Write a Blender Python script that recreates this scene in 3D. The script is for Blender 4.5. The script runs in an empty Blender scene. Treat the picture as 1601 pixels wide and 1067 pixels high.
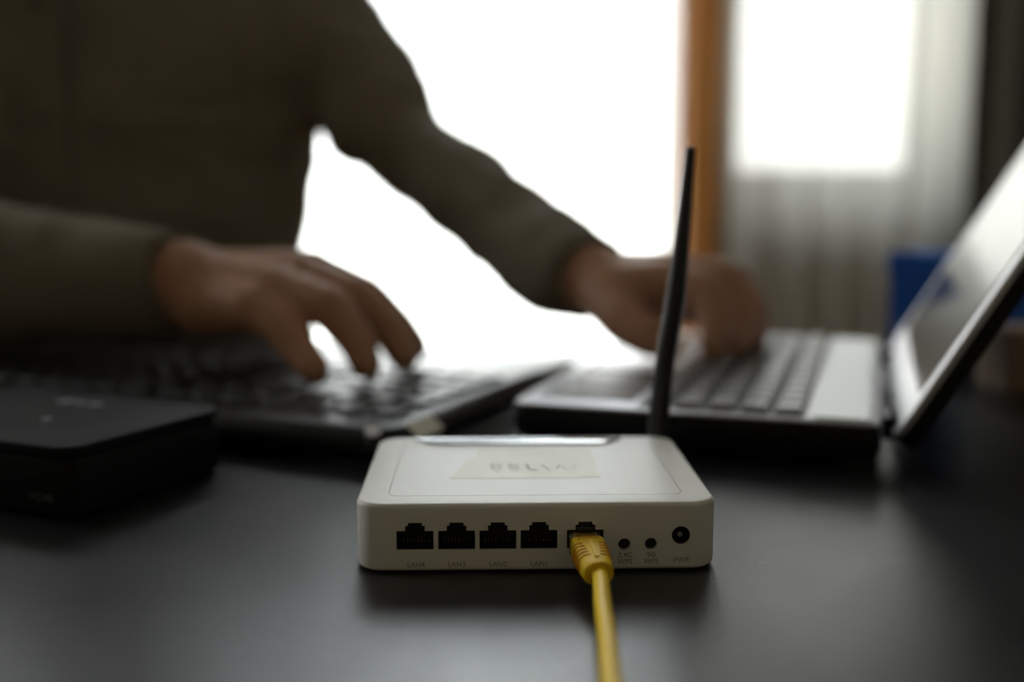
import bpy, bmesh, math, random
from mathutils import Vector, Matrix, noise
random.seed(7)
S = bpy.context.scene
C = S.collection
R = math.radians
PI = math.pi

# ------------------------------------------------------------------ camera
cam_d = bpy.data.cameras.new('camera'); cam = bpy.data.objects.new('camera', cam_d); C.objects.link(cam)
cam.location = (0, 0, .125); cam.rotation_euler = (R(90 - 7.857), 0, 0)
cam_d.sensor_width = 36; cam_d.lens = 39.37; cam_d.clip_start = .01; cam_d.clip_end = 200
cam_d.dof.use_dof = True; cam_d.dof.focus_distance = .366; cam_d.dof.aperture_fstop = 3.2
cam_d.dof.aperture_blades = 9
S.camera = cam

# ------------------------------------------------------------------ world: bright hazy sky
W = bpy.data.worlds.new('sky'); S.world = W; W.use_nodes = True
wn = W.node_tree; wn.nodes.clear()
wo = wn.nodes.new('ShaderNodeOutputWorld'); bg = wn.nodes.new('ShaderNodeBackground')
geo = wn.nodes.new('ShaderNodeTexCoord'); sep = wn.nodes.new('ShaderNodeSeparateXYZ'); cr = wn.nodes.new('ShaderNodeValToRGB')
wn.links.new(geo.outputs['Generated'], sep.inputs[0]); wn.links.new(sep.outputs['Z'], cr.inputs[0])
cr.color_ramp.elements[0].position = 0.0; cr.color_ramp.elements[0].color = (1, .975, .94, 1)
cr.color_ramp.elements[1].position = .8; cr.color_ramp.elements[1].color = (.82, .90, 1, 1)
bg.inputs['Strength'].default_value = 9.0
wn.links.new(cr.outputs[0], bg.inputs['Color']); wn.links.new(bg.outputs[0], wo.inputs['Surface'])

def portal(name, x, y, z, sx, sz, rz=0):
    d = bpy.data.lights.new(name, 'AREA'); d.shape = 'RECTANGLE'; d.size = sx; d.size_y = sz
    d.cycles.is_portal = True
    o = bpy.data.objects.new(name, d); C.objects.link(o); o.location = (x, y, z); o.rotation_euler = (R(-90), 0, R(-rz))

S.view_settings.view_transform = 'Standard'; S.view_settings.look = 'None'
S.view_settings.gamma = 1; S.view_settings.use_curve_mapping = False
S.view_settings.exposure = 0.2

# ------------------------------------------------------------------ materials
MATS = {}
def mat(name, col, rough=.5, metal=0, noise_scale=None, var=.12, bump=0, bscale=None, spec=None, coat=0, trans=0, ior=1.45, sheen=0, alpha=1, rvar=0):
    m = bpy.data.materials.new(name); m.use_nodes = True; MATS[name] = m
    nt = m.node_tree; b = nt.nodes['Principled BSDF']
    b.inputs['Base Color'].default_value = (*col, 1); b.inputs['Roughness'].default_value = rough
    b.inputs['Metallic'].default_value = metal; b.inputs['IOR'].default_value = ior
    if spec is not None: b.inputs['Specular IOR Level'].default_value = spec
    b.inputs['Coat Weight'].default_value = coat; b.inputs['Coat Roughness'].default_value = .05
    b.inputs['Transmission Weight'].default_value = trans; b.inputs['Sheen Weight'].default_value = sheen
    b.inputs['Alpha'].default_value = alpha
    tc = nt.nodes.new('ShaderNodeTexCoord')
    n = nt.nodes.new('ShaderNodeTexNoise'); n.inputs['Scale'].default_value = noise_scale or 60; n.inputs['Detail'].default_value = 5
    nt.links.new(tc.outputs['Object'], n.inputs['Vector'])
    mx = nt.nodes.new('ShaderNodeMix'); mx.data_type = 'RGBA'
    mx.inputs[6].default_value = (*[c * (1 - var) for c in col], 1); mx.inputs[7].default_value = (*[min(1, c * (1 + var)) for c in col], 1)
    nt.links.new(n.outputs['Fac'], mx.inputs[0]); nt.links.new(mx.outputs[2], b.inputs['Base Color'])
    if rvar:
        mr = nt.nodes.new('ShaderNodeMapRange'); mr.inputs['To Min'].default_value = rough - rvar; mr.inputs['To Max'].default_value = rough + rvar
        mr.inputs['From Min'].default_value = .3; mr.inputs['From Max'].default_value = .7
        nt.links.new(n.outputs['Fac'], mr.inputs['Value']); nt.links.new(mr.outputs[0], b.inputs['Roughness'])
    if bump:
        n2 = nt.nodes.new('ShaderNodeTexNoise'); n2.inputs['Scale'].default_value = bscale or 400; n2.inputs['Detail'].default_value = 4
        nt.links.new(tc.outputs['Object'], n2.inputs['Vector'])
        bp = nt.nodes.new('ShaderNodeBump'); bp.inputs['Strength'].default_value = bump; bp.inputs['Distance'].default_value = .0006
        nt.links.new(n2.outputs['Fac'], bp.inputs['Height']); nt.links.new(bp.outputs[0], b.inputs['Normal'])
    return m

mat('router_white', (.80, .785, .73), .42, var=.02, bump=.05, bscale=900)
mat('port_black', (.008, .008, .008), .45)
mat('contact_gold', (.6, .45, .2), .3, 1)
mat('print_grey', (.30, .285, .235), .6)
mat('tape', (.74, .71, .53), .42, noise_scale=180, var=.04, bump=.08, bscale=500)
mat('tape_ink', (.70, .69, .62), .7)
mat('clear_strip', (.16, .18, .19), .10, .35, coat=1)
mat('antenna_black', (.012, .012, .013), .38)
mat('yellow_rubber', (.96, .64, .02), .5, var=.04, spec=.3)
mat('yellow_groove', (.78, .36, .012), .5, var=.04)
mat('clear_plug', (.75, .7, .55), .12, trans=.85)
mat('black_gloss', (.006, .006, .007), .14, coat=.5)
mat('keyboard_black', (.005, .005, .005), .30, spec=.3)
mat('black_plastic', (.007, .007, .0075), .5, bump=.2, spec=.22)
mat('box_top_black', (.010, .010, .011), .6, bump=.25, bscale=700, spec=.2)
mat('key_black', (.022, .022, .024), .34)
mat('cream_glint', (.85, .82, .72), .4, .3)
mat('chrome', (.5, .5, .52), .15, 1)
mat('silver_plastic', (.55, .55, .58), .28, .25, var=.05)
mat('palm_reflection', (.09, .085, .085), .25, .2, var=.05)  # the shirt's dark reflection in the glossy palm rest, put into the colour
mat('key_grey', (.17, .17, .175), .32, .1, var=.05)
mat('strip_silver', (.70, .72, .73), .34, .2, var=.03)
mat('screen_glass', (.018, .018, .019), .12, coat=.6)
mat('faint_grey', (.07, .07, .075), .5)
mat('logo_grey', (.28, .28, .31), .4)
mat('skin', (.48, .26, .155), .52, noise_scale=25, var=.12, bump=.3, bscale=350)
mat('shirt_cloth', (.21, .182, .13), .9, noise_scale=30, var=.12, bump=.5, bscale=900)
mat('shirt_button', (.12, .10, .07), .4)
mat('denim', (.035, .045, .08), .9)
mat('hair_dark', (.02, .013, .01), .6)
mat('shoe_leather', (.03, .02, .015), .5)
mat('eye_white', (.8, .8, .78), .3)
mat('iris_brown', (.05, .025, .01), .3)
mat('lip', (.38, .16, .13), .5)
mat('chair_fabric', (.03, .03, .035), .9)
mat('chair_metal', (.3, .3, .3), .35, 1)
mat('blue_card', (.02, .13, .55), .9)
mat('navy_cloth', (.01, .025, .14), .7)
mat('brown_card', (.30, .20, .13), .8)
mat('tape_brown', (.35, .25, .15), .4)
mat('drape_olive', (.11, .105, .085), .95, noise_scale=40, bump=.4)
mat('rear_bounce_paint', (.62, .52, .38), .9, noise_scale=6, var=.05)  # unseen rear wall, made paler and warmer to bounce fill onto the router front
mat('wall_paint', (.30, .275, .22), .85, noise_scale=6, var=.05, bump=.2, bscale=120)
mat('ceiling_paint', (.38, .36, .33), .9)
mat('balcony_concrete', (.6, .6, .58), .9)
mat('handle_metal', (.6, .6, .6), .3, 1)
mat('table_metal', (.03, .03, .03), .4, .8)

def wood(name, c1, c2, scale=(1, 1, 1), rough=.45, axis='Z'):
    m = mat(name, c1, rough); nt = m.node_tree; b = nt.nodes['Principled BSDF']
    tc = nt.nodes.new('ShaderNodeTexCoord'); mp = nt.nodes.new('ShaderNodeMapping'); mp.inputs['Scale'].default_value = scale
    n = nt.nodes.new('ShaderNodeTexNoise'); n.inputs['Scale'].default_value = 14; n.inputs['Detail'].default_value = 6; n.inputs['Distortion'].default_value = .6
    r = nt.nodes.new('ShaderNodeValToRGB'); r.color_ramp.elements[0].position = .35; r.color_ramp.elements[1].position = .65
    r.color_ramp.elements[0].color = (*c1, 1); r.color_ramp.elements[1].color = (*c2, 1)
    nt.links.new(tc.outputs['Object'], mp.inputs[0]); nt.links.new(mp.outputs[0], n.inputs['Vector']); nt.links.new(n.outputs['Fac'], r.inputs[0])
    nt.links.new(r.outputs[0], b.inputs['Base Color']); return m
wood('pine_orange', (.42, .17, .035), (.52, .23, .055), (6, 6, .5))
wood('floor_wood', (.17, .10, .055), (.24, .145, .08), (1, 8, 1), .4)

def table_mat():
    m = bpy.data.materials.new('table_black'); m.use_nodes = True; MATS['table_black'] = m
    nt = m.node_tree; b = nt.nodes['Principled BSDF']; N = nt.nodes.new; K = nt.links.new
    tc = N('ShaderNodeTexCoord')
    n = N('ShaderNodeTexNoise'); n.inputs['Scale'].default_value = 9; n.inputs['Detail'].default_value = 8; n.inputs['Roughness'].default_value = .65
    K(tc.outputs['Object'], n.inputs['Vector'])
    mr = N('ShaderNodeMapRange'); mr.inputs['From Min'].default_value = .3; mr.inputs['From Max'].default_value = .7
    mr.inputs['To Min'].default_value = .27; mr.inputs['To Max'].default_value = .37
    K(n.outputs['Fac'], mr.inputs['Value'])
    # fine hairline scratches: distorted, stretched voronoi cell edges, masked
    sc = None
    for i, (rot, st) in enumerate([(.5, (37, 11, 26)), (-.9, (13, 41, 26)), (1.9, (29, 9, 20))]):
        mp = N('ShaderNodeMapping'); mp.inputs['Rotation'].default_value = (0, 0, rot); mp.inputs['Scale'].default_value = st
        K(tc.outputs['Object'], mp.inputs[0])
        v = N('ShaderNodeTexVoronoi'); v.feature = 'DISTANCE_TO_EDGE'; v.inputs['Scale'].default_value = 1.7
        K(mp.outputs[0], v.inputs['Vector'])
        l = N('ShaderNodeMath'); l.operation = 'LESS_THAN'; l.inputs[1].default_value = .0035
        K(v.outputs['Distance'], l.inputs[0])
        if sc is None: sc = l
        else:
            a = N('ShaderNodeMath'); a.operation = 'MAXIMUM'; K(sc.outputs[0], a.inputs[0]); K(l.outputs[0], a.inputs[1]); sc = a
    nm = N('ShaderNodeTexNoise'); nm.inputs['Scale'].default_value = 38; nm.inputs['Detail'].default_value = 3; K(tc.outputs['Object'], nm.inputs['Vector'])
    gt = N('ShaderNodeMapRange'); gt.inputs['From Min'].default_value = .56; gt.inputs['From Max'].default_value = .66; K(nm.outputs['Fac'], gt.inputs['Value'])
    ml = N('ShaderNodeMath'); ml.operation = 'MULTIPLY'; K(sc.outputs[0], ml.inputs[0]); K(gt.outputs[0], ml.inputs[1])
    mx = N('ShaderNodeMix'); mx.data_type = 'RGBA'; mx.inputs[6].default_value = (.016, .0165, .017, 1); mx.inputs[7].default_value = (.05, .048, .045, 1)
    K(ml.outputs[0], mx.inputs[0]); K(mx.outputs[2], b.inputs['Base Color'])
    K(mr.outputs[0], b.inputs['Roughness'])
    bp = N('ShaderNodeBump'); bp.inputs['Strength'].default_value = .12; bp.inputs['Distance'].default_value = .0004
    n2 = N('ShaderNodeTexNoise'); n2.inputs['Scale'].default_value = 500; K(tc.outputs['Object'], n2.inputs['Vector'])
    K(n2.outputs['Fac'], bp.inputs['Height']); K(bp.outputs[0], b.inputs['Normal'])
    b.inputs['Specular IOR Level'].default_value = .5
table_mat()

def sheer_mat(name, col, transp):
    m = bpy.data.materials.new(name); m.use_nodes = True; MATS[name] = m
    nt = m.node_tree; nt.nodes.clear(); N = nt.nodes.new; K = nt.links.new
    o = N('ShaderNodeOutputMaterial'); d = N('ShaderNodeBsdfDiffuse'); t = N('ShaderNodeBsdfTranslucent'); tr = N('ShaderNodeBsdfTransparent')
    tc = N('ShaderNodeTexCoord'); w = N('ShaderNodeTexNoise'); w.inputs['Scale'].default_value = 300
    K(tc.outputs['Object'], w.inputs['Vector'])
    mr = N('ShaderNodeMapRange'); mr.inputs['To Min'].default_value = transp - .06; mr.inputs['To Max'].default_value = transp + .06; K(w.outputs['Fac'], mr.inputs['Value'])
    d.inputs['Color'].default_value = (*col, 1); t.inputs['Color'].default_value = (*col, 1)
    a = N('ShaderNodeMixShader'); a.inputs[0].default_value = .55; K(d.outputs[0], a.inputs[1]); K(t.outputs[0], a.inputs[2])
    b = N('ShaderNodeMixShader'); K(mr.outputs[0], b.inputs[0]); K(a.outputs[0], b.inputs[1]); K(tr.outputs[0], b.inputs[2])
    K(b.outputs[0], o.inputs['Surface']); return m
sheer_mat('sheer_white', (.86, .86, .88), .45)
sheer_mat('sheer_cream', (.60, .59, .54), .09)

def glass_mat():
    m = bpy.data.materials.new('pane_glass'); m.use_nodes = True; MATS['pane_glass'] = m
    nt = m.node_tree; nt.nodes.clear(); N = nt.nodes.new; K = nt.links.new
    o = N('ShaderNodeOutputMaterial'); g = N('ShaderNodeBsdfGlossy'); g.inputs['Roughness'].default_value = .02
    tr = N('ShaderNodeBsdfTransparent'); tr.inputs['Color'].default_value = (.96, .98, .97, 1)
    f = N('ShaderNodeFresnel'); f.inputs['IOR'].default_value = 1.45
    b = N('ShaderNodeMixShader'); K(f.outputs[0], b.inputs[0]); K(tr.outputs[0], b.inputs[1]); K(g.outputs[0], b.inputs[2]); K(b.outputs[0], o.inputs['Surface'])
glass_mat()

# ------------------------------------------------------------------ mesh helpers
def link(name, bm, m, parent=None, smooth=False, angle=None):
    me = bpy.data.meshes.new(name)
    bmesh.ops.recalc_face_normals(bm, faces=bm.faces[:])
    bm.to_mesh(me); bm.free()
    if m: me.materials.append(MATS[m])
    if smooth:
        for p in me.polygons: p.use_smooth = True
        if angle: me.set_sharp_from_angle(angle=R(angle))
    o = bpy.data.objects.new(name, me); C.objects.link(o)
    if parent: o.parent = parent
    return o
def tag(o, label, cat, group=None):
    o['label'] = label; o['category'] = cat
    if group: o['group'] = group
    return o
def empty(name, loc, rz=0, label=None, cat=None, group=None):
    o = bpy.data.objects.new(name, None); C.objects.link(o); o.location = loc; o.rotation_euler = (0, 0, rz)
    o.empty_display_size = .02
    if label: tag(o, label, cat, group)
    return o
def struct(o): o['kind'] = 'structure'; return o

def box(bm, x0, x1, y0, y1, z0, z1, bev=0, seg=2):
    r = bmesh.ops.create_cube(bm, size=1); vs = r['verts']
    for v in vs: v.co = Vector(((x0 + x1) / 2 + v.co.x * (x1 - x0), (y0 + y1) / 2 + v.co.y * (y1 - y0), (z0 + z1) / 2 + v.co.z * (z1 - z0)))
    if bev:
        es = list({e for v in vs for e in v.link_edges})
        bmesh.ops.bevel(bm, geom=es, offset=bev, segments=seg, affect='EDGES', profile=.5)
    return vs
def B(*a, **k): bm = bmesh.new(); box(bm, *a, **k); return bm
def cyl(bm, p0, p1, r0, r1=None, seg=20, caps=True):
    r1 = r0 if r1 is None else r1
    p0, p1 = Vector(p0), Vector(p1); d = p1 - p0
    M = Matrix.Translation((p0 + p1) / 2) @ d.to_track_quat('Z', 'Y').to_matrix().to_4x4()
    return bmesh.ops.create_cone(bm, cap_ends=caps, segments=seg, radius1=r0, radius2=r1, depth=d.length, matrix=M)['verts']
def rrect(w, h, r, n=6, cx=0, cy=0):
    pts = []
    for sx, sy, a in ((1, 1, 0), (-1, 1, 90), (-1, -1, 180), (1, -1, 270)):
        for i in range(n + 1):
            t = R(a + 90 * i / n); pts.append((cx + sx * (w / 2 - r) + r * math.cos(t), cy + sy * (h / 2 - r) + r * math.sin(t)))
    return pts
def loft(bm, loops, cap0=True, cap1=True):
    rings = [[bm.verts.new(p) for p in l] for l in loops]; n = len(rings[0])
    for a, b in zip(rings, rings[1:]):
        for i in range(n): bm.faces.new((a[i], a[(i + 1) % n], b[(i + 1) % n], b[i]))
    if cap0: bm.faces.new(rings[0][::-1])
    if cap1: bm.faces.new(rings[-1])
    return rings
def slab(pts, z0, z1, b=0, seg=3):
    """rounded plan outline extruded upward with rolled top and bottom edges; pts = function of inset -> outline"""
    bm = bmesh.new(); ls = []
    for i in range(seg + 1):
        t = PI / 2 * i / seg; ls.append([(x, y, z0 + b - b * math.cos(t)) for x, y in pts(b - b * math.sin(t))])
    for i in range(seg + 1):
        t = PI / 2 * i / seg; ls.append([(x, y, z1 - b + b * math.sin(t)) for x, y in pts(b - b * math.cos(t))])
    loft(bm, ls); return bm
def tube(bm, pts, rad, seg=14):
    ps = [Vector(p) for p in pts]; rings = []
    up = Vector((0, 0, 1))
    for i, p in enumerate(ps):
        d = (ps[min(i + 1, len(ps) - 1)] - ps[max(i - 1, 0)]).normalized()
        x = d.cross(up); x = x.normalized() if x.length > .01 else Vector((1, 0, 0)); y = x.cross(d)
        r = rad[i] if isinstance(rad, (list, tuple)) else rad
        rings.append([tuple(p + r * (math.cos(2 * PI * k / seg) * x + math.sin(2 * PI * k / seg) * y)) for k in range(seg)])
    loft(bm, rings)
def spline(pts, n=10):
    P = [Vector(p) for p in pts]; P = [2 * P[0] - P[1]] + P + [2 * P[-1] - P[-2]]; out = []
    for i in range(1, len(P) - 2):
        for k in range(n):
            t = k / n; a, b, c, d = P[i - 1], P[i], P[i + 1], P[i + 2]
            out.append(.5 * ((2 * b) + (c - a) * t + (2 * a - 5 * b + 4 * c - d) * t * t + (3 * b - a - 3 * c + d) * t ** 3))
    out.append(P[-2]); return out
def text_bm(txt, size, font_x=1.0):
    cu = bpy.data.curves.new('txt', 'FONT'); cu.body = txt; cu.size = size; cu.align_x = 'CENTER'; cu.align_y = 'CENTER'; cu.extrude = .00004
    cu.resolution_u = 3; cu.offset = size * .012
    o = bpy.data.objects.new('txt', cu); C.objects.link(o)
    bpy.context.view_layer.update()
    me = bpy.data.meshes.new_from_object(o.evaluated_get(bpy.context.evaluated_depsgraph_get()))
    bpy.data.objects.remove(o); bpy.data.curves.remove(cu)
    bm = bmesh.new(); bm.from_mesh(me); bpy.data.meshes.remove(me); return bm

# ================================================================== ROOM
FZ = -.75
WY = 2.30; WT = .25
DX0, DX1, DTOP = -1.75, .335, 1.72        # balcony door opening
WX0, WX1, WS, WTOP = .44, .875, .125, 1.02 # window opening
RX0, RX1, RY0, CZ = -2.3, 1.5, -2.6, 1.95
LY0, LY1, LZ0, LZ1 = 1.20, 2.10, .20, 1.75  # window in the left wall
struct(link('floor', B(RX0 - .2, RX1 + .2, RY0 - .2, WY + WT, FZ - .1, FZ), 'floor_wood'))
struct(link('ceiling', B(RX0 - .2, RX1 + .2, RY0 - .2, WY + WT, CZ, CZ + .1), 'ceiling_paint'))
bm = bmesh.new()
for a in ((RY0 - .2, LY0, FZ, CZ), (LY1, WY + WT, FZ, CZ), (LY0, LY1, FZ, LZ0), (LY0, LY1, LZ1, CZ)): box(bm, RX0 - .2, RX0, a[0], a[1], a[2], a[3])
struct(link('wall_left', bm, 'wall_paint'))
struct(link('wall_right', B(RX1, RX1 + .2, RY0 - .2, WY + WT, FZ, CZ), 'wall_paint'))
struct(link('wall_rear', B(RX0, RX1, RY0 - .2, RY0, FZ, CZ), 'rear_bounce_paint'))
bm = bmesh.new()
for a in ((RX0, DX0, WY, WY + WT, FZ, CZ), (DX0, DX1, WY, WY + WT, DTOP, CZ), (DX1, WX0, WY, WY + WT, FZ, CZ),
          (WX0, WX1, WY, WY + WT, FZ, WS), (WX0, WX1, WY, WY + WT, WTOP, CZ), (WX1, RX1, WY, WY + WT, FZ, CZ)): box(bm, *a)
struct(link('wall_back', bm, 'wall_paint'))
struct(link('baseboard_left', B(RX0, RX0 + .015, RY0, WY, FZ, FZ + .08, .003), 'pine_orange'))
struct(link('baseboard_right', B(RX1 - .015, RX1, RY0, WY, FZ, FZ + .08, .003), 'pine_orange'))
portal('door_portal', (DX0 + DX1) / 2, WY + WT + .02, (FZ + DTOP) / 2, DX1 - DX0, DTOP - FZ)
portal('window_portal', (WX0 + WX1) / 2, WY + WT + .02, (WS + WTOP) / 2, WX1 - WX0, WTOP - WS)
portal('left_portal', RX0 - .22, (LY0 + LY1) / 2, (LZ0 + LZ1) / 2, LY1 - LY0, LZ1 - LZ0, -90)
# balcony outside
struct(link('balcony_slab', B(-3.5, 3, WY + WT, WY + 1.8, FZ - .15, FZ - .02), 'balcony_concrete'))

# wooden jamb: the orange post between the door and the window, with a stepped profile
tr = empty('trim_1', (.367, WY, FZ)); struct(tr)
link('post', B(-.030, .036, -.12, .02, 0, CZ - FZ, .004), 'pine_orange', tr)
link('door_stop', B(-.052, -.030, -.075, .02, 0, CZ - FZ, .003), 'pine_orange', tr)
link('bead', B(-.004, .010, -.128, -.12, 0, CZ - FZ, .003), 'pine_orange', tr)
# door: timber framed glazed leaf pair
dr = empty('door_1', ((DX0 + DX1) / 2, WY + .10, FZ)); struct(dr)
hw = (DX1 - DX0) / 2; hh = DTOP - FZ
link('door_frame', B(-hw, -hw + .05, -.03, .04, 0, hh, .003), 'pine_orange', dr)
link('door_frame', B(-hw, hw, -.03, .04, hh - .05, hh, .003), 'pine_orange', dr)
link('door_sill', B(-hw, hw, -.03, .04, 0, .02, .003), 'pine_orange', dr)
link('pane', B(-hw + .05, -.60, 0, .006, .02, hh - .05), 'pane_glass', dr)
link('pane', B(-.52, hw, 0, .006, .02, hh - .05), 'pane_glass', dr)
hd = link('stile', B(-.60, -.52, -.02, .03, .02, hh - .05, .003), 'pine_orange', dr)
bm = bmesh.new(); tube(bm, [(-.56, -.03, 1.0), (-.56, -.06, 1.0), (-.56, -.065, 1.0), (-.50, -.065, 1.0), (-.46, -.062, 1.0)], .008, 10)
link('door_handle', bm, 'handle_metal', hd, True)
# window
wi = empty('window_1', ((WX0 + WX1) / 2, WY + .12, WS)); struct(wi)
w2 = (WX1 - WX0) / 2; wh = WTOP - WS
bm = bmesh.new()
for a in ((-w2, -w2 + .035, 0, wh), (w2 - .035, w2, 0, wh), (-w2 + .035, w2 - .035, 0, .035), (-w2 + .035, w2 - .035, wh - .035, wh)):
    box(bm, a[0], a[1], -.03, .03, a[2], a[3], .003)
link('window_frame', bm, 'ceiling_paint', wi)
link('pane', B(-w2 + .035, w2 - .035, 0, .006, .035, wh - .035), 'pane_glass', wi)
link('window_sill', B(-w2 - .0, w2 + .0, -.12, -.03, -.0, .012, .003), 'ceiling_paint', wi)

w3 = empty('window_2', (RX0 - .10, (LY0 + LY1) / 2, LZ0)); struct(w3)
lw = (LY1 - LY0) / 2; lh = LZ1 - LZ0; bm = bmesh.new()
for a in ((-lw, -lw + .05, 0, lh), (lw - .05, lw, 0, lh), (-lw + .05, lw - .05, 0, .05), (-lw + .05, lw - .05, lh - .05, lh), (-.03, .03, .05, lh - .05)):
    box(bm, -.03, .03, a[0], a[1], a[2], a[3], .003)
link('window_frame', bm, 'pine_orange', w3)
link('pane', B(0, .006, -lw + .05, -.03, .05, lh - .05), 'pane_glass', w3)
link('pane', B(0, .006, .03, lw - .05, .05, lh - .05), 'pane_glass', w3)

def curtain(name, x0, x1, y, z0, z1, waves, amp, m, seed, label, hooks=True):
    root = empty(name, ((x0 + x1) / 2, y, z0), 0, label, 'curtain')
    bm = bmesh.new(); nx, nz = 260, 26; w = x1 - x0; hgt = z1 - z0; g = []
    for j in range(nz + 1):
        row = []; fz = j / nz
        for i in range(nx + 1):
            f = i / nx; ph = f * waves * 2 * PI + 1.8 * noise.noise(Vector((f * 4, seed, fz * .7)))
            a = amp * (.65 + .5 * noise.noise(Vector((f * 6, seed + 9, fz))))
            row.append(bm.verts.new((-w / 2 + f * w + .35 * a * math.cos(ph * 1.0 + 1), a * math.sin(ph) + .25 * a * math.sin(2.3 * ph + seed), fz * hgt)))
        g.append(row)
    for j in range(nz):
        for i in range(nx): bm.faces.new((g[j][i], g[j][i + 1], g[j + 1][i + 1], g[j + 1][i]))
    link('cloth', bm, m, root, True)
    bm = bmesh.new(); cyl(bm, (-w / 2 - .04, 0, hgt + .012), (w / 2 + .04, 0, hgt + .012), .010)
    link('curtain_rod', bm, 'handle_metal', root, True, 40)
    return root
curtain('sheer_curtain', .405, .880, 2.12, FZ + .03, 1.85, 6, .016, 'sheer_cream', 3, 'cream sheer curtain hanging over the window right of the orange wood post')
curtain('sheer_curtain', -1.80, .30, 2.06, FZ + .03, 1.85, 18, .014, 'sheer_white', 5, 'white sheer curtain glowing over the balcony door behind the person')

curtain('side_drape', .825, 1.42, 2.07, FZ + .03, 1.85, 7, .024, 'drape_olive', 11, 'heavy dark olive grey drape hanging at the right edge beside the window')

# ================================================================== TABLE
tb = empty('table', (0, .37, FZ), 0, 'matt black scratched table top carrying the router, keyboard and laptop', 'table')
ZT = -FZ
link('tabletop', slab(lambda i: rrect(1.7 - 2 * i, .98 - 2 * i, .02), ZT - .028, ZT, .003), 'table_black', tb)
for sx in (-1, 1):
    for sy in (-1, 1):
        link('leg', B(sx * .78 - .02, sx * .78 + .02, sy * .42 - .02, sy * .42 + .02, 0, ZT - .028, .003), 'table_metal', tb)
link('rail', B(-.76, .76, .41, .43, ZT - .07, ZT - .028), 'table_metal', tb)
link('rail', B(-.76, .76, -.43, -.41, ZT - .07, ZT - .028), 'table_metal', tb)

# ================================================================== ROUTER
RW, RD, RH = .1187, .0985, .0232
rt = empty('router', (.0082, .3522, 0), R(1.5), 'small white plastic router with yellow cable plugged into its back', 'router')
def rout(i, r=.0095): return rrect(RW - 2 * i, RD - 2 * i, max(.001, r - i), 8, 0, RD / 2)
# body: outer skin with port pockets cut as true recesses in the front wall
PX = [-.0397, -.0262, -.0128, .0006, .0157]        # port centres
def port_outline(cx, s=1.0):
    w = .0060; b, m1, m2, t = .0080, .0143, .0160, .0170
    return [(cx - w, b), (cx + w, b), (cx + w, m1), (cx + .0032, m1), (cx + .0032, m2), (cx + .0023, m2), (cx + .0023, t),
            (cx - .0023, t), (cx - .0023, m2), (cx - .0032, m2), (cx - .0032, m1), (cx - w, m1)]
cut = bmesh.new()
for cx in PX:
    o = port_outline(cx); loft(cut, [[(x, -.004, z) for x, z in o], [(x, .011, z) for x, z in o]])
for cx, cz, r in ((.0285, .0092, .00205), (.0372, .0093, .00205), (.0470, .0122, .0030)):
    cyl(cut, (cx, -.004, cz), (cx, .009, cz), r, seg=28)
# groove round the top panel and recess for the indicator strip
bmesh.ops.recalc_face_normals(cut, faces=cut.faces[:])
g0, g1 = rrect(.0985, .078, .004, 5, 0, .049), rrect(.0979, .0774, .0037, 5, 0, .049)
cutg = bmesh.new(); n = len(g0)
vs = [[cutg.verts.new((x, y, z)) for x, y in g] for g, z in ((g0, RH + .001), (g0, RH - .0005), (g1, RH - .0005), (g1, RH + .001))]
for a in range(4):
    A, D = vs[a], vs[(a + 1) % 4]
    for i in range(n): cutg.faces.new((A[i], A[(i + 1) % n], D[(i + 1) % n], D[i]))
bmesh.ops.recalc_face_normals(cutg, faces=cutg.faces[:])
body = link('case', slab(rout, .0006, RH, .0016, 5), 'router_white', rt)
def boolean(o, cbm):
    me = bpy.data.meshes.new('cutter'); cbm.to_mesh(me); cbm.free(); co = bpy.data.objects.new('cutter', me); C.objects.link(co)
    co.matrix_world = o.parent.matrix_world if False else Matrix.Identity(4)
    p = o.parent; o.parent = None
    md = o.modifiers.new('b', 'BOOLEAN'); md.operation = 'DIFFERENCE'; md.solver = 'EXACT'; md.object = co
    bpy.context.view_layer.update()
    new = bpy.data.meshes.new_from_object(o.evaluated_get(bpy.context.evaluated_depsgraph_get()))
    o.modifiers.clear(); old = o.data; o.data = new; bpy.data.meshes.remove(old); bpy.data.objects.remove(co); o.parent = p
boolean(body, cut); boolean(body, cutg)
for p in body.data.polygons: p.use_smooth = True
body.data.set_sharp_from_angle(angle=R(35))
# port liners (black inside) with contacts, first one built then copied
def liner(cx):
    o = port_outline(0); bm = bmesh.new()
    ins = [(x * .985, .0080 + (z - .0080) * .985 + .00007) for x, z in o]
    loft(bm, [[(x, .0004, z) for x, z in ins], [(x, .0108, z) for x, z in ins]], cap0=False)
    return bm
proto = None
for k, cx in enumerate(PX):
    if proto is None:
        po = proto = link('port', liner(0), 'port_black', rt)
        pc = []
        for i in range(8):
            c = link('contact', B(-.0042 + i * .0012 - .0002, -.0042 + i * .0012 + .0002, .0060, .0104, .0088, .0092), 'contact_gold', po); pc.append(c)
    else:
        po = proto.copy(); C.objects.link(po); po.parent = rt
        for c in pc:
            d = c.copy(); C.objects.link(d); d.parent = po
    po.location = (cx, 0, 0)
    po['label'] = ['black LAN4 socket', 'black LAN3 socket', 'black LAN2 socket', 'black LAN1 socket', 'black socket holding the yellow plug'][k]
for cx, cz, lb in ((.0285, .0092, 'black 2.4G button'), (.0372, .0093, 'black 5G button')):
    bm = bmesh.new(); cyl(bm, (cx, .0015, cz), (cx, .0085, cz), .0019, .0019, 24)
    link('button', bm, 'port_black', rt, True, 40)['label'] = lb
bm = bmesh.new()
cyl(bm, (.0470, .0004, .0122), (.0470, .0085, .0122), .00292, seg=28, caps=False)
cyl(bm, (.0470, .0080, .0122), (.0470, .0085, .0122), .00292, seg=28)
pj_ = link('power_jack', bm, 'port_black', rt, True, 40)
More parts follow.
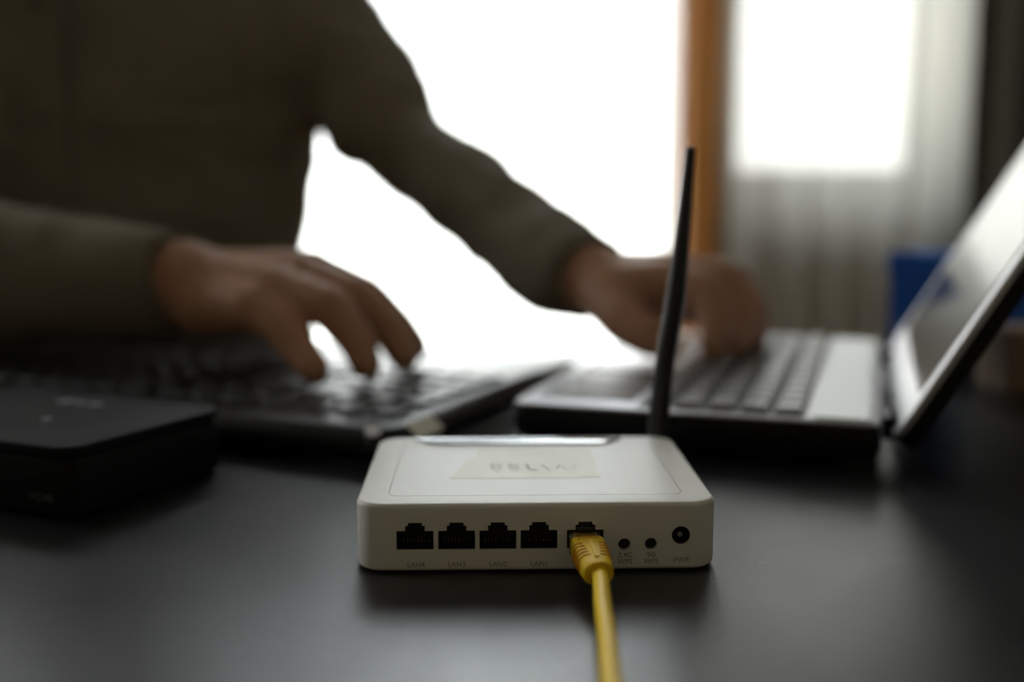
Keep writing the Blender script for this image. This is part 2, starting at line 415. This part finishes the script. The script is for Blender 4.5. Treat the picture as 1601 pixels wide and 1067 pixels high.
bm = bmesh.new(); cyl(bm, (.0468, .0012, .0122), (.0468, .0082, .0122), .0009, .0009, 16)
link('centre_pin', bm, 'chrome', pj_, True, 40)
def face_text(txt, x, z, size):
    bm = text_bm(txt, size)
    bmesh.ops.transform(bm, matrix=Matrix.Translation((x, -.00003, z)) @ Matrix.Rotation(PI / 2, 4, 'X'), verts=bm.verts)
    link('print', bm, 'print_grey', rt)
for t, x in (('LAN4', -.0395), ('LAN3', -.0262), ('LAN2', -.0127), ('LAN1', .0007)): face_text(t, x, .0029, .0024)
face_text('2.4G', .0288, .0056, .0024); face_text('WPS', .0288, .0034, .0024)
face_text('5G', .0374, .0057, .0024); face_text('WPS', .0374, .0035, .0024); face_text('PWR', .0473, .0039, .0024)
# yellowed tape on top, torn left end, with faint pen scrawl
tp = [(-.0290, .0322), (-.010, .0318), (.010, .0319), (.0238, .0326), (.0240, .036), (.0232, .042), (.0240, .052), (.0242, .064), (.0240, .078),
      (.010, .0785), (-.004, .0784), (-.0190, .0782), (-.0200, .066), (-.0235, .057), (-.0262, .045)]
bm = bmesh.new(); loft(bm, [[(x, y, RH - .00002) for x, y in tp], [(x, y, RH + .00008) for x, y in tp]])
ta = link('tape_label', bm, 'tape', rt)
bm = bmesh.new()
for a in range(5):
    x0 = -.014 + a * .0066; y0 = .047
    pts = [(x0 + .0045 * (math.sin(t * 1.3 + a) * .5 + t / 9), y0 + .0055 * math.sin(t * 2.1 + a * 1.7), RH + .00021) for t in [i * .35 for i in range(12)]]
    tube(bm, pts, .0004, 5)
for v in bm.verts: v.co.z = RH + .00005 + min(.00006, max(0, (v.co.z - RH - .0001) * .3))
link('handwriting', bm, 'tape_ink', ta)
# glossy indicator strip sunk along the rear top edge
st = [(-.043, RD - .0045), (-.0415, .0800), (-.0375, .0782), (.031, .0782), (.0355, .0800), (.041, RD - .0045)]
st = [(-.0455, RD - .0052), (-.0395, .0855), (-.0360, .0838), (.0300, .0838), (.0335, .0855), (.0385, RD - .0052)]
bm = bmesh.new(); loft(bm, [[(x, y, RH - .0002) for x, y in st], [(x, y, RH + .0005) for x, y in st], [(x * .98, y, RH + .0008) for x, y in st]])
link('indicator_strip', bm, 'clear_strip', rt, True, 30)
# rubber feet
for sx in (-1, 1):
    for y in (.012, RD - .012):
        bm = bmesh.new(); cyl(bm, (sx * .045, y, 0), (sx * .045, y, .0012), .004)
        link('foot', bm, 'antenna_black', rt)
# antenna: hinge knuckle and tapering whip leaning right
an_pts = [(.0540, .1035, .010), (.0546, .1040, .018), (.0560, .1040, .034), (.0582, .1040, .056), (.0612, .1040, .076), (.0632, .1040, .096), (.0648, .1040, .116), (.0664, .1040, .1385), (.0666, .1040, .1405)]
bm = bmesh.new(); sp = spline(an_pts, 6); rr = []
for p in sp:
    z = p.z; rr.append(.0042 if z < .078 else max(.0018, .0042 - (z - .078) / .0625 * .0022))
rr[-1] = .0010; rr[-2] = .0016
tube(bm, sp, rr, 16); an = link('antenna', bm, 'antenna_black', rt, True, 50)
bm = bmesh.new(); cyl(bm, (.0540, RD - .001, .0105), (.0540, RD + .009, .0105), .0046, .0046, 24)
link('hinge', bm, 'antenna_black', an, True, 40)

# ================================================================== YELLOW CABLE
cb = empty('network_cable', (.0240, .3462, .0108), 0, 'yellow network cable with ribbed plug running from router towards the viewer', 'cable')
O = Vector((.0240, .3462, .0108))
# axis of the boot: toward the camera, slightly down and to the right
bx = Vector((.0026, -.0230, -.0022)).normalized(); right = Vector((1, .03, 0)).normalized(); upv = right.cross(bx); upv = upv if upv.z > 0 else -upv
right = bx.cross(upv); right = right if right.x > 0 else -right
def BP(u, r, z): return tuple(bx * u + right * r + upv * z)
bm = bmesh.new(); loops = []
for k in range(25):
    f = k / 24; u = f * .0205
    hwid = .0054 - .0006 * f; ht = .0036 + .0004 * f; ex = 7 - 4.6 * min(1, f * 1.1)
    if k in (24,): hwid *= .94; ht *= .94
    if k == 0: hwid *= .96; ht *= .95
    l = []
    for i in range(40):
        t = 2 * PI * (i + .5) / 40; c, s = math.cos(t), math.sin(t)
        l.append(BP(u, hwid * math.copysign(abs(c) ** (2 / ex), c), ht * math.copysign(abs(s) ** (2 / ex), s)))
    loops.append(l)
loft(bm, loops); boot = link('boot', bm, 'yellow_rubber', cb, True, 45)
# raised ribs on the boot: half hoops each side of the central bar
for k in range(5):
    u = .0058 + k * .0022; f = u / .0205
    bm = bmesh.new(); ring = []
    for sgn in (-1, 1):
        pts = []
        for i in range(9):
            a = R(82 - i * 15); c, s = math.cos(a), math.sin(a); ex = 7 - 4.6 * min(1, f * 1.1)
            w_, h_ = .0054 - .0006 * f + .0001, .0036 + .0004 * f + .0001
            pts.append(BP(u, sgn * w_ * abs(c) ** (2 / ex), h_ * math.copysign(abs(s) ** (2 / ex), s)))
        tube(bm, pts, .00026, 6)
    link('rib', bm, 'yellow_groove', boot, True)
bm = bmesh.new()
loft(bm, [[BP(.0045, -.0004, .0032), BP(.0045, .0004, .0032), BP(.0045, .0004, .0043), BP(.0045, -.0004, .0043)],
          [BP(.0170, -.0007, .0034), BP(.0170, .0007, .0034), BP(.0170, .0007, .0045), BP(.0170, -.0007, .0045)]])
link('spine', bm, 'yellow_rubber', boot)
bm = bmesh.new()
tube(bm, [BP(.0016, -.0033, .0037), BP(.0016, .0033, .0037)], .0002, 5); tube(bm, [BP(.0016, -.0033, .0037), BP(.0030, -.0034, .0037)], .0002, 5)
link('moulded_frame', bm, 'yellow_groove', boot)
# clear plug body inside the socket, with yellow core visible and black latch
pg = link('plug', B(-.0055, .0047, -.0005, .0125, -.0029, .0027, .0004), 'clear_plug', cb)
link('core', B(-.0042, .0036, -.0003, .0070, -.0022, .0024, .0003), 'yellow_rubber', pg)
bm = bmesh.new()
box(bm, -.0030, .0027, .0050, .0100, .0030, .0047, .0003); box(bm, -.0018, .0018, .0072, .0100, .0045, .0056, .0002)
link('latch', bm, 'black_gloss', pg)
# cord
e = O + Vector(BP(.0195, 0, 0))
cp = [e, e + bx * .004, (.0256, .302, .0083), (.0246, .2735, .0092), (.0228, .243, .0125), (.0215, .205, .0150), (.022, .15, .0110), (.026, .10, .0050), (.030, .03, .0026), (.02, -.04, .0026), (.00, -.09, .0026)]
bm = bmesh.new(); tube(bm, [tuple(Vector(p) - O) for p in spline(cp, 8)], .0025, 20)
link('cord', bm, 'yellow_rubber', cb, True)

# ================================================================== SET-TOP BOX (left)
st_ = empty('media_box', (-.1640, .4045, 0), R(65), 'black set-top box at the left edge with pale marks on its lid', 'set-top box')
# local +x runs along the right-hand side (away), local +y runs left
def so(i): return rrect(.088 - 2 * i, .125 - 2 * i, .007 - min(i, .006), 5, .044, .0625)
link('lower_shell', slab(so, .0015, .0245, .002), 'black_plastic', st_, True, 35)
link('lid', slab(lambda i: rrect(.0888 - 2 * i, .1258 - 2 * i, .0074 - min(i, .006), 5, .044, .0625), .0245, .0290, .0012), 'box_top_black', st_, True, 35)
bm = bmesh.new()
for i, (w, hgt) in enumerate(((.0075, .0072), (.005, .0055), (.0065, .006))):
    x = .068 ; y = .073 - i * .009
    loft(bm, [[(x + a, y + b, .0289) for a, b in rrect(hgt, w, .002, 3)], [(x + a, y + b, .02915) for a, b in rrect(hgt, w, .002, 3)]])
lg = link('lid_mark', bm, 'logo_grey', st_); lg['label'] = 'pale grey blurred marks'
bm = bmesh.new(); cyl(bm, (.036, .050, .0288), (.036, .050, .02915), .0022)
link('indicator_dot', bm, 'logo_grey', st_)
bm = text_bm('HDMI', .0050)
bmesh.ops.transform(bm, matrix=Matrix.Translation((-.00003, .0150, .0085)) @ Matrix.Rotation(-PI / 2, 4, 'Z') @ Matrix.Rotation(PI / 2, 4, 'X'), verts=bm.verts)
link('print', bm, 'faint_grey', st_)
link('socket', B(-.0002, .006, .0145, .0295, .0125, .0180, .0003), 'keyboard_black', st_)
for a in (.012, .076):
    for b_ in (.012, .113):
        bm = bmesh.new(); cyl(bm, (a, b_, 0), (a, b_, .0018), .005); link('foot', bm, 'antenna_black', st_)

# ================================================================== KEYBOARD
kb = empty('keyboard', (-.0535, .4834, 0), R(66), 'wide glossy black keyboard under the hand at the left', 'keyboard')
# local +x = depth (away), local +y = width to the left
KD, KW = .228, .435
def ko(i): return rrect(KD - 2 * i, KW - 2 * i, .012 - min(i, .009), 6, KD / 2, KW / 2)
bm = bmesh.new()
loft(bm, [[(x, y, z) for x, y in ko(i)] for i, z in ((.002, .003), (-.004, .006), (-.0070, .0090), (-.0070, .0115), (-.0055, .0150), (-.001, .0182), (.001, .0190), (.0035, .0192))])
link('shell', bm, 'keyboard_black', kb, True, 40)
bm = bmesh.new(); cyl(bm, (-.0020, .0075, .0145), (-.0040, .0065, .0185), .0042, .0036, 24)
link('volume_knob', bm, 'chrome', kb, True, 40)
# plate added on the sloping right hand rim, coloured as the window's glint
bm = bmesh.new(); q = [(.012, -.0072, .0125), (.036, -.0072, .0125), (.036, -.0005, .0188), (.012, -.0005, .0188)]
loft(bm, [[(x, y, z) for x, y, z in q], [(x, y - .0005, z + .0005) for x, y, z in q]])
link('glint_plate', bm, 'cream_glint', kb)['label'] = 'pale plate coloured as a window glint'
def keycap(w, d, h, t=.0016):
    bm = bmesh.new()
    loft(bm, [[(x, y, 0) for x, y in rrect(d, w, .001, 2)], [(x, y, h) for x, y in rrect(d - 2 * t, w - 2 * t, .0016, 2)]]); 
    me = bpy.data.meshes.new('key'); bmesh.ops.recalc_face_normals(bm, faces=bm.faces[:]); bm.to_mesh(me); bm.free(); return me
KM = {}
def put_key(parent, x, y, z, w, d, h, m):
    k = (round(w, 4), round(d, 4), h, m)
    if k not in KM: KM[k] = keycap(w, d, h); KM[k].materials.append(MATS[m])
    o = bpy.data.objects.new('key', KM[k]); C.objects.link(o); o.parent = parent; o.location = (x, y, z)
for r in range(6):
    x = .030 + r * .0195 + (.006 if r > 0 else 0)
    y = .008
    blocks = ([1] * 4, [1] * 3, [1] * 14) if r < 5 else ([1] * 4, [1, 1, 1], [1.3, 1.3, 1.3, 1.2, 4.6, 1.2, 1.3, 1.3])
    for bi, bl in enumerate(blocks):
        for wkey in bl:
            put_key(kb, x, y + .0195 * wkey / 2, .0187, .0195 * wkey - .002, .0175 if r else .014, .0024, 'key_black'); y += .0195 * wkey
        y += .006

# ================================================================== NETBOOK (right)
nb = empty('laptop', (.1610, .4770, 0), R(-18), 'small open laptop with silver inside and black outer shell', 'laptop')
# local +x = towards hinge, origin at the near hinge corner; local +y = away along hinge
ND, NW, NH = .170, .285, .0225
def no(i): return rrect(ND - 2 * i, NW - 2 * i, .007 - min(i, .005), 5, -ND / 2, NW / 2)
bm = bmesh.new()
loft(bm, [[(x, y, z) for x, y in no(i)] for i, z in ((.006, .004), (.002, .006), (0, .010), (0, .0195), (.001, .0210))])
link('base_shell', bm, 'black_plastic', nb, True, 40)
link('deck', slab(lambda i: rrect(ND - .002 - 2 * i, NW - .002 - 2 * i, .006 - min(i, .004), 5, -ND / 2, NW / 2), .0205, NH, .0008), 'silver_plastic', nb, True, 35)
link('palm_rest', B(-ND + .010, -ND + .056, .018, NW - .018, NH - .0002, NH + .0004), 'palm_reflection', nb)
link('touchpad', B(-ND + .014, -ND + .052, .105, .175, NH + .0003, NH + .0008), 'silver_plastic', nb)
link('keyboard_well', B(-ND + .060, -.033, .006, NW - .006, NH - .0002, NH + .0002), 'black_plastic', nb)
link('hinge_strip', B(-.029, -.005, .004, NW - .006, NH - .0002, NH + .0010, .0004), 'strip_silver', nb)['label'] = 'bright silver strip below the screen'
for r in range(5):
    x = -ND + .068 + r * .0153; y = .0085
    wl = [[1.1, 1, 1, 1, 6, 1, 1, 1, 1, 1.1], [1.6] + [1] * 11 + [2.0], [1.8] + [1] * 11 + [1.6], [1.4] + [1] * 12 + [1.1], [1.1] * 14][r]
    sc_ = (NW - .017) / sum(wl)
    for wk in reversed(wl):
        put_key(nb, x, y + sc_ * wk / 2, NH, sc_ * wk - .0016, .0137, .0026, 'key_grey'); y += sc_ * wk
LT = R(60); LL = .176; lt = .010
def lid_pt(s, v, n_):   # s up the lid, v along the hinge, n_ in front of the inner face
    return (.004 + s * math.cos(LT) - n_ * math.sin(LT), v, .0150 + s * math.sin(LT) + n_ * math.cos(LT))
def lid_slab(s0, s1, v0, v1, n0, n1, r, seg=4):
    bm = bmesh.new(); o = rrect(s1 - s0, v1 - v0, r, seg, (s0 + s1) / 2, (v0 + v1) / 2)
    loft(bm, [[lid_pt(a, b, n0) for a, b in o], [lid_pt(a, b, n1) for a, b in o]]); return bm
ld = link('lid_shell', lid_slab(0, LL, 0, NW, -lt, -.003, .012), 'black_plastic', nb)
link('bezel', lid_slab(.001, LL - .001, .001, NW - .001, -.003, 0, .011), 'silver_plastic', ld)['label'] = 'silver grey bezel'
link('screen', lid_slab(.026, LL - .016, .018, NW - .018, -.001, .0004, .002), 'screen_glass', ld)
link('screen_frame', lid_slab(.022, LL - .012, .014, NW - .014, -.001, .0002, .003), 'black_gloss', ld)
for v in (.035, NW - .035):
    bm = bmesh.new(); cyl(bm, (.003, v - .014, .0165), (.003, v + .014, .0165), .0055); link('hinge', bm, 'black_plastic', nb, True, 40)
for a in (-.012, -ND + .014):
    for b_ in (.014, NW - .014):
        bm = bmesh.new(); cyl(bm, (a, b_, 0), (a, b_, .0055), .006); link('foot', bm, 'antenna_black', nb)

# ================================================================== THINGS BEHIND THE LAPTOP
bb = empty('blue_box', (.338, .831, 0), R(-50), 'bright blue cardboard box standing on the table behind the open laptop', 'box')
link('carton', B(-.050, .050, -.022, .022, 0, .066, .001), 'blue_card', bb)
link('carton_lid', B(-.0515, .0515, -.0235, .0235, .058, .076, .001), 'blue_card', bb)
pn = empty('navy_pouch', (.297, .768, 0), R(-45), 'dark navy cloth pouch lying between the open laptop and the brown carton', 'pouch')
bm = bmesh.new(); loft(bm, [[(x, y, z) for x, y in rrect(.060 - 2 * i, .040 - 2 * i, .010, 4)] for i, z in ((.006, 0), (.001, .005), (0, .014), (.004, .028), (.010, .034))])
link('pouch_body', bm, 'navy_cloth', pn, True, 50)
link('zip', B(-.019, .019, -.0008, .0008, .0338, .0350), 'chrome', pn)
bc = empty('brown_carton', (.318, .695, 0), R(10), 'small brown cardboard carton at the right edge behind the laptop lid', 'box')
link('carton', B(-.018, .040, -.018, .018, 0, .038, .0008), 'brown_card', bc)
link('packing_tape', B(-.0182, .0402, -.006, .006, .0375, .0384), 'tape_brown', bc)

# ================================================================== PERSON
def _ball():
    bm = bmesh.new(); bmesh.ops.create_uvsphere(bm, u_segments=16, v_segments=10, radius=1)
    r = [tuple(v.co) for v in bm.verts], [tuple(v.index for v in f.verts) for f in bm.faces]; bm.free(); return r
BALL_V, BALL_F = _ball()
def blobs(chains, voxel, smooth_it=6, disp=None):
    V = []; Fc = []
    for ch in chains:
        for (p0, r0), (p1, r1) in zip(ch, ch[1:]):
            p0, p1 = Vector(p0), Vector(p1)
            R0 = Vector((r0,) * 3) if isinstance(r0, (int, float)) else Vector(r0)
            R1 = Vector((r1,) * 3) if isinstance(r1, (int, float)) else Vector(r1)
            n = max(1, int((p1 - p0).length / (min(min(R0), min(R1)) * .3)) + 1)
            for k in range(n + 1):
                f = k / n; p = p0.lerp(p1, f); rr = R0.lerp(R1, f); b0 = len(V)
                V += [(p.x + rr.x * a, p.y + rr.y * b, p.z + rr.z * c) for a, b, c in BALL_V]
                Fc += [tuple(i + b0 for i in q) for q in BALL_F]
    me = bpy.data.meshes.new('blob'); me.from_pydata(V, [], Fc)
    o = bpy.data.objects.new('blob', me); C.objects.link(o)
    md = o.modifiers.new('r', 'REMESH'); md.mode = 'VOXEL'; md.voxel_size = voxel
    ms = o.modifiers.new('s', 'SMOOTH'); ms.factor = .6; ms.iterations = smooth_it
    bpy.context.view_layer.update()
    new = bpy.data.meshes.new_from_object(o.evaluated_get(bpy.context.evaluated_depsgraph_get()))
    bpy.data.objects.remove(o); bpy.data.meshes.remove(me)
    if disp:
        ns = [v.normal.copy() for v in new.vertices]
        for v, nn in zip(new.vertices, ns): v.co += nn * disp(v.co)
    for p in new.polygons: p.use_smooth = True
    return new
def mobj(name, me, m, parent):
    o = bpy.data.objects.new(name, me); C.objects.link(o); me.materials.clear(); me.materials.append(MATS[m]); o.parent = parent; return o

pe = empty('person', (0, 0, 0), 0, 'person in olive brown shirt sitting behind the table typing on both devices', 'person')
SL, SR = (-.200, 1.035, .310), (-.560, .985, .315)          # shoulders (image right, image left)
NECK = (-.375, 1.01, .40); HEAD = (-.36, .975, .545)
EL, ER = (-.0789, .905, .151), (-.445, .745, .082)
# hands: palm blocks as fans of chains from wrist to knuckles, fingers, thumb
rw = [((-.205, .652, .070), .026), ((-.187, .646, .0700), .0245), ((-.172, .646, .0700), (.020, .026, .019))]
def finger(pts, r0, r1):
    n = len(pts); return [(p, r0 + (r1 - r0) * i / (n - 1)) for i, p in enumerate(pts)]
handR = [
    [((-.175, .636, .060), .0205), ((-.1415, .607, .0595), 0.0138)],
    [((-.172, .640, .068), .0185), ((-.1295, .619, .0680), 0.0143)],
    [((-.172, .648, .070), .0190), ((-.1235, .640, .0735), 0.0149)],
    [((-.172, .656, .070), .0185), ((-.1190, .664, .0745), 0.0143)],
    finger([(-.1415, .607, .0595), (-.1250, .597, .0515), (-.1120, .588, .0380), (-.1035, .580, .0305)], 0.0126, 0.0088),
    finger([(-.1295, .619, .0680), (-.1000, .604, .0610), (-.0840, .598, .0430), (-.0780, .592, .0305)], 0.0135, 0.0091),
    finger([(-.1235, .640, .0735), (-.0900, .628, .0640), (-.0690, .627, .0440), (-.0605, .621, .0305)], 0.0138, 0.0091),
    finger([(-.1190, .664, .0745), (-.0860, .660, .0610), (-.0670, .658, .0430), (-.0580, .660, .0305)], 0.0135, 0.0091),
    finger([(-.180, .664, .062), (-.160, .690, .0490), (-.148, .699, .0400), (-.134, .703, .0330)], 0.0175, 0.0105),
]
handL = [
    [((.030, .735, .072), .024), ((.050, .712, .0670), .0235), ((.062, .704, .0660), (.019, .024, .018))],
    [((.062, .692, .062), .0170), ((.0930, .681, .0680), 0.0138)],
    [((.062, .700, .065), .0180), ((.1010, .699, .0715), 0.0143)],
    [((.062, .708, .067), .0180), ((.1050, .718, .0700), 0.0143)],
    [((.062, .716, .066), .0165), ((.1070, .735, .0660), 0.0132)],
    finger([(.0930, .681, .0680), (.1150, .666, .0640), (.1210, .655, .0460), (.1180, .651, .0315)], 0.0131, 0.0091),
    finger([(.1010, .699, .0715), (.1310, .690, .0680), (.1385, .675, .0480), (.1355, .667, .0315)], 0.0136, 0.0091),
    finger([(.1050, .718, .0700), (.1410, .710, .0650), (.1510, .695, .0460), (.1490, .690, .0315)], 0.0131, 0.0089),
    finger([(.1070, .735, .0660), (.1400, .732, .0580), (.1560, .718, .0420), (.1570, .712, .0305)], 0.0119, 0.0082),
    finger([(.058, .692, .058), (.0668, .668, .0460), (.0790, .655, .0380), (.0900, .649, .0335)], 0.0173, 0.0103),
]
handL.append([((.060, .700, .056), .018), ((.095, .708, .054), .016), ((.125, .712, .050), .013)])
chains = handR + handL + [rw]
chains += [[((-.205, .652, .070), .026), (ER, .034), ((-.53, .885, .20), .034), (SR, .034)], [((.030, .735, .072), .024), ((.0270, .747, .0765), .022), ((-.0360, .842, .1215), .026), (EL, .027), ((-.1300, .975, .222), .030), (SL, .034)]]
chains += [[((-.30, 1.06, -.20), (.10, .09, .08)), ((-.44, 1.04, -.20), (.10, .09, .08))],
           [((-.37, 1.05, -.20), (.15, .10, .10)), ((-.37, 1.02, .05), (.13, .09, .10)), ((-.375, 1.02, .25), (.15, .095, .10)), ((-.375, 1.01, .33), (.13, .07, .06))],
           [((-.375, 1.015, .33), .060), ((-.372, 1.0, .43), .053)],
           [(HEAD, (.072, .090, .098)), ((-.355, .945, .505), (.058, .062, .062))],
           [((-.352, .888, .535), (.009, .012, .018)), ((-.351, .878, .523), (.013, .012, .009))],
           [((-.434, .985, .535), (.008, .017, .028)), ((-.434, .986, .530), (.008, .016, .026))],
           [((-.285, .975, .535), (.008, .017, .028)), ((-.285, .976, .530), (.008, .016, .026))]]
# legs inside the trousers, feet
for hx, kx, kd in ((-.29, -.20, .62), (-.45, -.50, .62)):
    chains.append([((hx, 1.04, -.21), .075), ((kx, kd, -.20), .052), ((kx, kd + .03, -.65), .034), ((kx, kd + .02, -.69), .034), ((kx, kd - .11, -.715), .022)])
body_me = blobs(chains, .0030, 4)
bo = mobj('body', body_me, 'skin', pe)
# nails
for p, d in (((-.1035, .5845, .0375), 0), ((-.0805, .5955, .0380), 0), ((-.0640, .6330, .0385), 0), ((.1215, .6455, .0375), 0), ((.1395, .6615, .0375), 0), ((.0900, .6420, .0385), 0)):
    pass
# shirt
def wr(amp):
    def f(c):
        a = noise.noise(Vector((c.x * 9, c.y * 9, c.z * 14))) + .6 * noise.noise(c * 26) + .25 * noise.noise(c * 60)
        return amp * a
    return f
sh = [
    [(SL, (.055, .060, .055)), ((-.1300, .975, .222), .0450), ((-.0800, .902, .1515), .0385), ((-.0360, .842, .1215), .0375), ((-.0015, .792, .0965), .0355), ((.0270, .747, .0765), .0320), ((.0395, .727, .0708), .0290)],
    [((-.155, .975, .230), .049), ((-.106, .935, .185), .042)],
    [((-.200, .985, .25), .055), ((-.150, .965, .215), .040), ((-.118, .930, .180), .040)],
    [((-.216, .975, .235), .060), ((-.228, .98, .12), .058), ((-.262, .98, -.02), .055)],
    [(SR, (.060, .060, .055)), ((-.53, .88, .20), .056), (ER, .052), ((-.3117, .683, .0700), .0455), ((-.2458, .662, .0700), .0375), ((-.2130, .654, .0695), .0320)],
    [((-.28, 1.05, -.17), (.115, .105, .07)), ((-.46, 1.05, -.17), (.11, .105, .07))],
    [((-.335, 1.02, -.16), (.165, .125, .07)), ((-.345, .99, .05), (.165, .125, .10)), ((-.36, .99, .20), (.185, .115, .10)), ((-.372, 1.00, .30), (.170, .095, .065)), ((-.375, 1.01, .35), (.10, .072, .035))],
    [(SL, (.055, .060, .055)), ((-.375, 1.01, .345), (.08, .07, .045)), (SR, (.055, .060, .055))],
    [((-.375, 1.015, .34), .068), ((-.373, 1.008, .385), .062)],
]
shirt_me = blobs(sh, .0040, 5, wr(.0070))
so_ = mobj('shirt', shirt_me, 'shirt_cloth', pe)
# cuffs as folded bands, placket, buttons, collar
def cuff(p0, p1, r0, r1):
    p0, p1 = Vector(p0), Vector(p1); d = (p1 - p0); bm = bmesh.new()
    x = d.cross(Vector((0, 0, 1))).normalized(); y = x.cross(d).normalized(); ls = []
    for f, r in ((0, r0), (.5, (r0 + r1) / 2 + .0008), (1, r1), (1.02, r1 - .0022), (.5, r0 - .004)):
        p = p0 + d * f
        ls.append([tuple(p + (r + .0008 * math.sin(3 * a)) * (math.cos(a) * x + .92 * math.sin(a) * y)) for a in [2 * PI * k / 32 for k in range(32)]])
    loft(bm, ls, False, False); return bm
link('cuff', cuff((-.245, .662, .0700), (-.1960, .650, .0690), .0385, .0340), 'shirt_cloth', so_, True)
link('cuff', cuff((.0240, .753, .0785), (.0500, .714, .0665), .0335, .0300), 'shirt_cloth', so_, True)
link('placket', B(-.372, -.340, .866, .874, -.12, .30, .002), 'shirt_cloth', so_)
for k in range(5):
    bm = bmesh.new(); z = -.08 + k * .085; cyl(bm, (-.356, .864, z), (-.356, .867, z), .0055)
    link('button', bm, 'shirt_button', so_)
bm = bmesh.new(); ls = []
for r, z in ((.072, .372), (.068, .405), (.082, .385), (.088, .362)):
    ls.append([(-.374 + r * math.cos(a), 1.008 + r * .95 * math.sin(a), z + .012 * math.sin(a)) for a in [2 * PI * k / 32 for k in range(32)]])
loft(bm, ls, False, False); link('collar', bm, 'shirt_cloth', so_, True)
# trousers, shoes, hair, face details (out of frame)
tr_ = [[((-.30, 1.05, -.21), (.115, .10, .085)), ((-.44, 1.05, -.21), (.115, .10, .085))]]
for hx, kx, kd in ((-.29, -.20, .62), (-.45, -.50, .62)):
    tr_.append([((hx, 1.04, -.21), .088), ((kx, kd, -.205), .066), ((kx, kd + .03, -.64), .052)])
mobj('trousers', blobs(tr_, .006, 5, wr(.004)), 'denim', pe)
for kx, kd in ((-.20, .62), (-.50, .62)):
    mobj('shoe', blobs([[((kx, kd + .03, -.695), (.040, .048, .048)), ((kx, kd - .12, -.712), (.040, .05, .032))], [((kx, kd + .03, -.735), (.036, .045, .012)), ((kx, kd - .13, -.735), (.040, .045, .012))]], .004, 3), 'shoe_leather', pe)
mobj('hair', blobs([[((-.362, .990, .575), (.082, .095, .082)), ((-.365, 1.02, .545), (.080, .075, .085))]], .004, 3, lambda c: .004 * noise.noise(c * 60)), 'hair_dark', pe)
for sx in (-1, 1):
    bm = bmesh.new(); bmesh.ops.create_uvsphere(bm, u_segments=16, v_segments=10, radius=.0125, matrix=Matrix.Translation((-.353 + sx * .031, .897, .548)))
    ey = link('eye', bm, 'eye_white', pe, True)
    bm = bmesh.new(); bmesh.ops.create_uvsphere(bm, u_segments=12, v_segments=8, radius=.006, matrix=Matrix.Translation((-.353 + sx * .031, .8895, .548)))
    link('iris', bm, 'iris_brown', ey, True)
bm = bmesh.new(); bmesh.ops.create_uvsphere(bm, u_segments=16, v_segments=8, radius=1, matrix=Matrix.Translation((-.351, .886, .492)) @ Matrix.Diagonal((.024, .006, .008, 1)))
link('mouth', bm, 'lip', pe, True)

# chair the person sits on
ch = empty('chair', (-.40, 1.08, FZ), 0, 'dark upholstered chair hidden under the person behind the table', 'chair')
link('seat', slab(lambda i: rrect(.46 - 2 * i, .44 - 2 * i, .05), .40, .455, .02), 'chair_fabric', ch, True, 40)
link('backrest', B(-.14, .14, .205, .24, .62, .85, .012), 'chair_fabric', ch)
for sx in (-1, 1):
    for sy in (-1, 1):
        bm = bmesh.new(); cyl(bm, (sx * .20, sy * .19, 0), (sx * .19, sy * .18, .405), .011); link('leg', bm, 'chair_metal', ch, True, 40)
    bm = bmesh.new(); tube(bm, [(sx * .10, .20, .40), (sx * .10, .235, .55), (sx * .10, .225, .80)], .010, 10); link('back_post', bm, 'chair_metal', ch, True, 40)
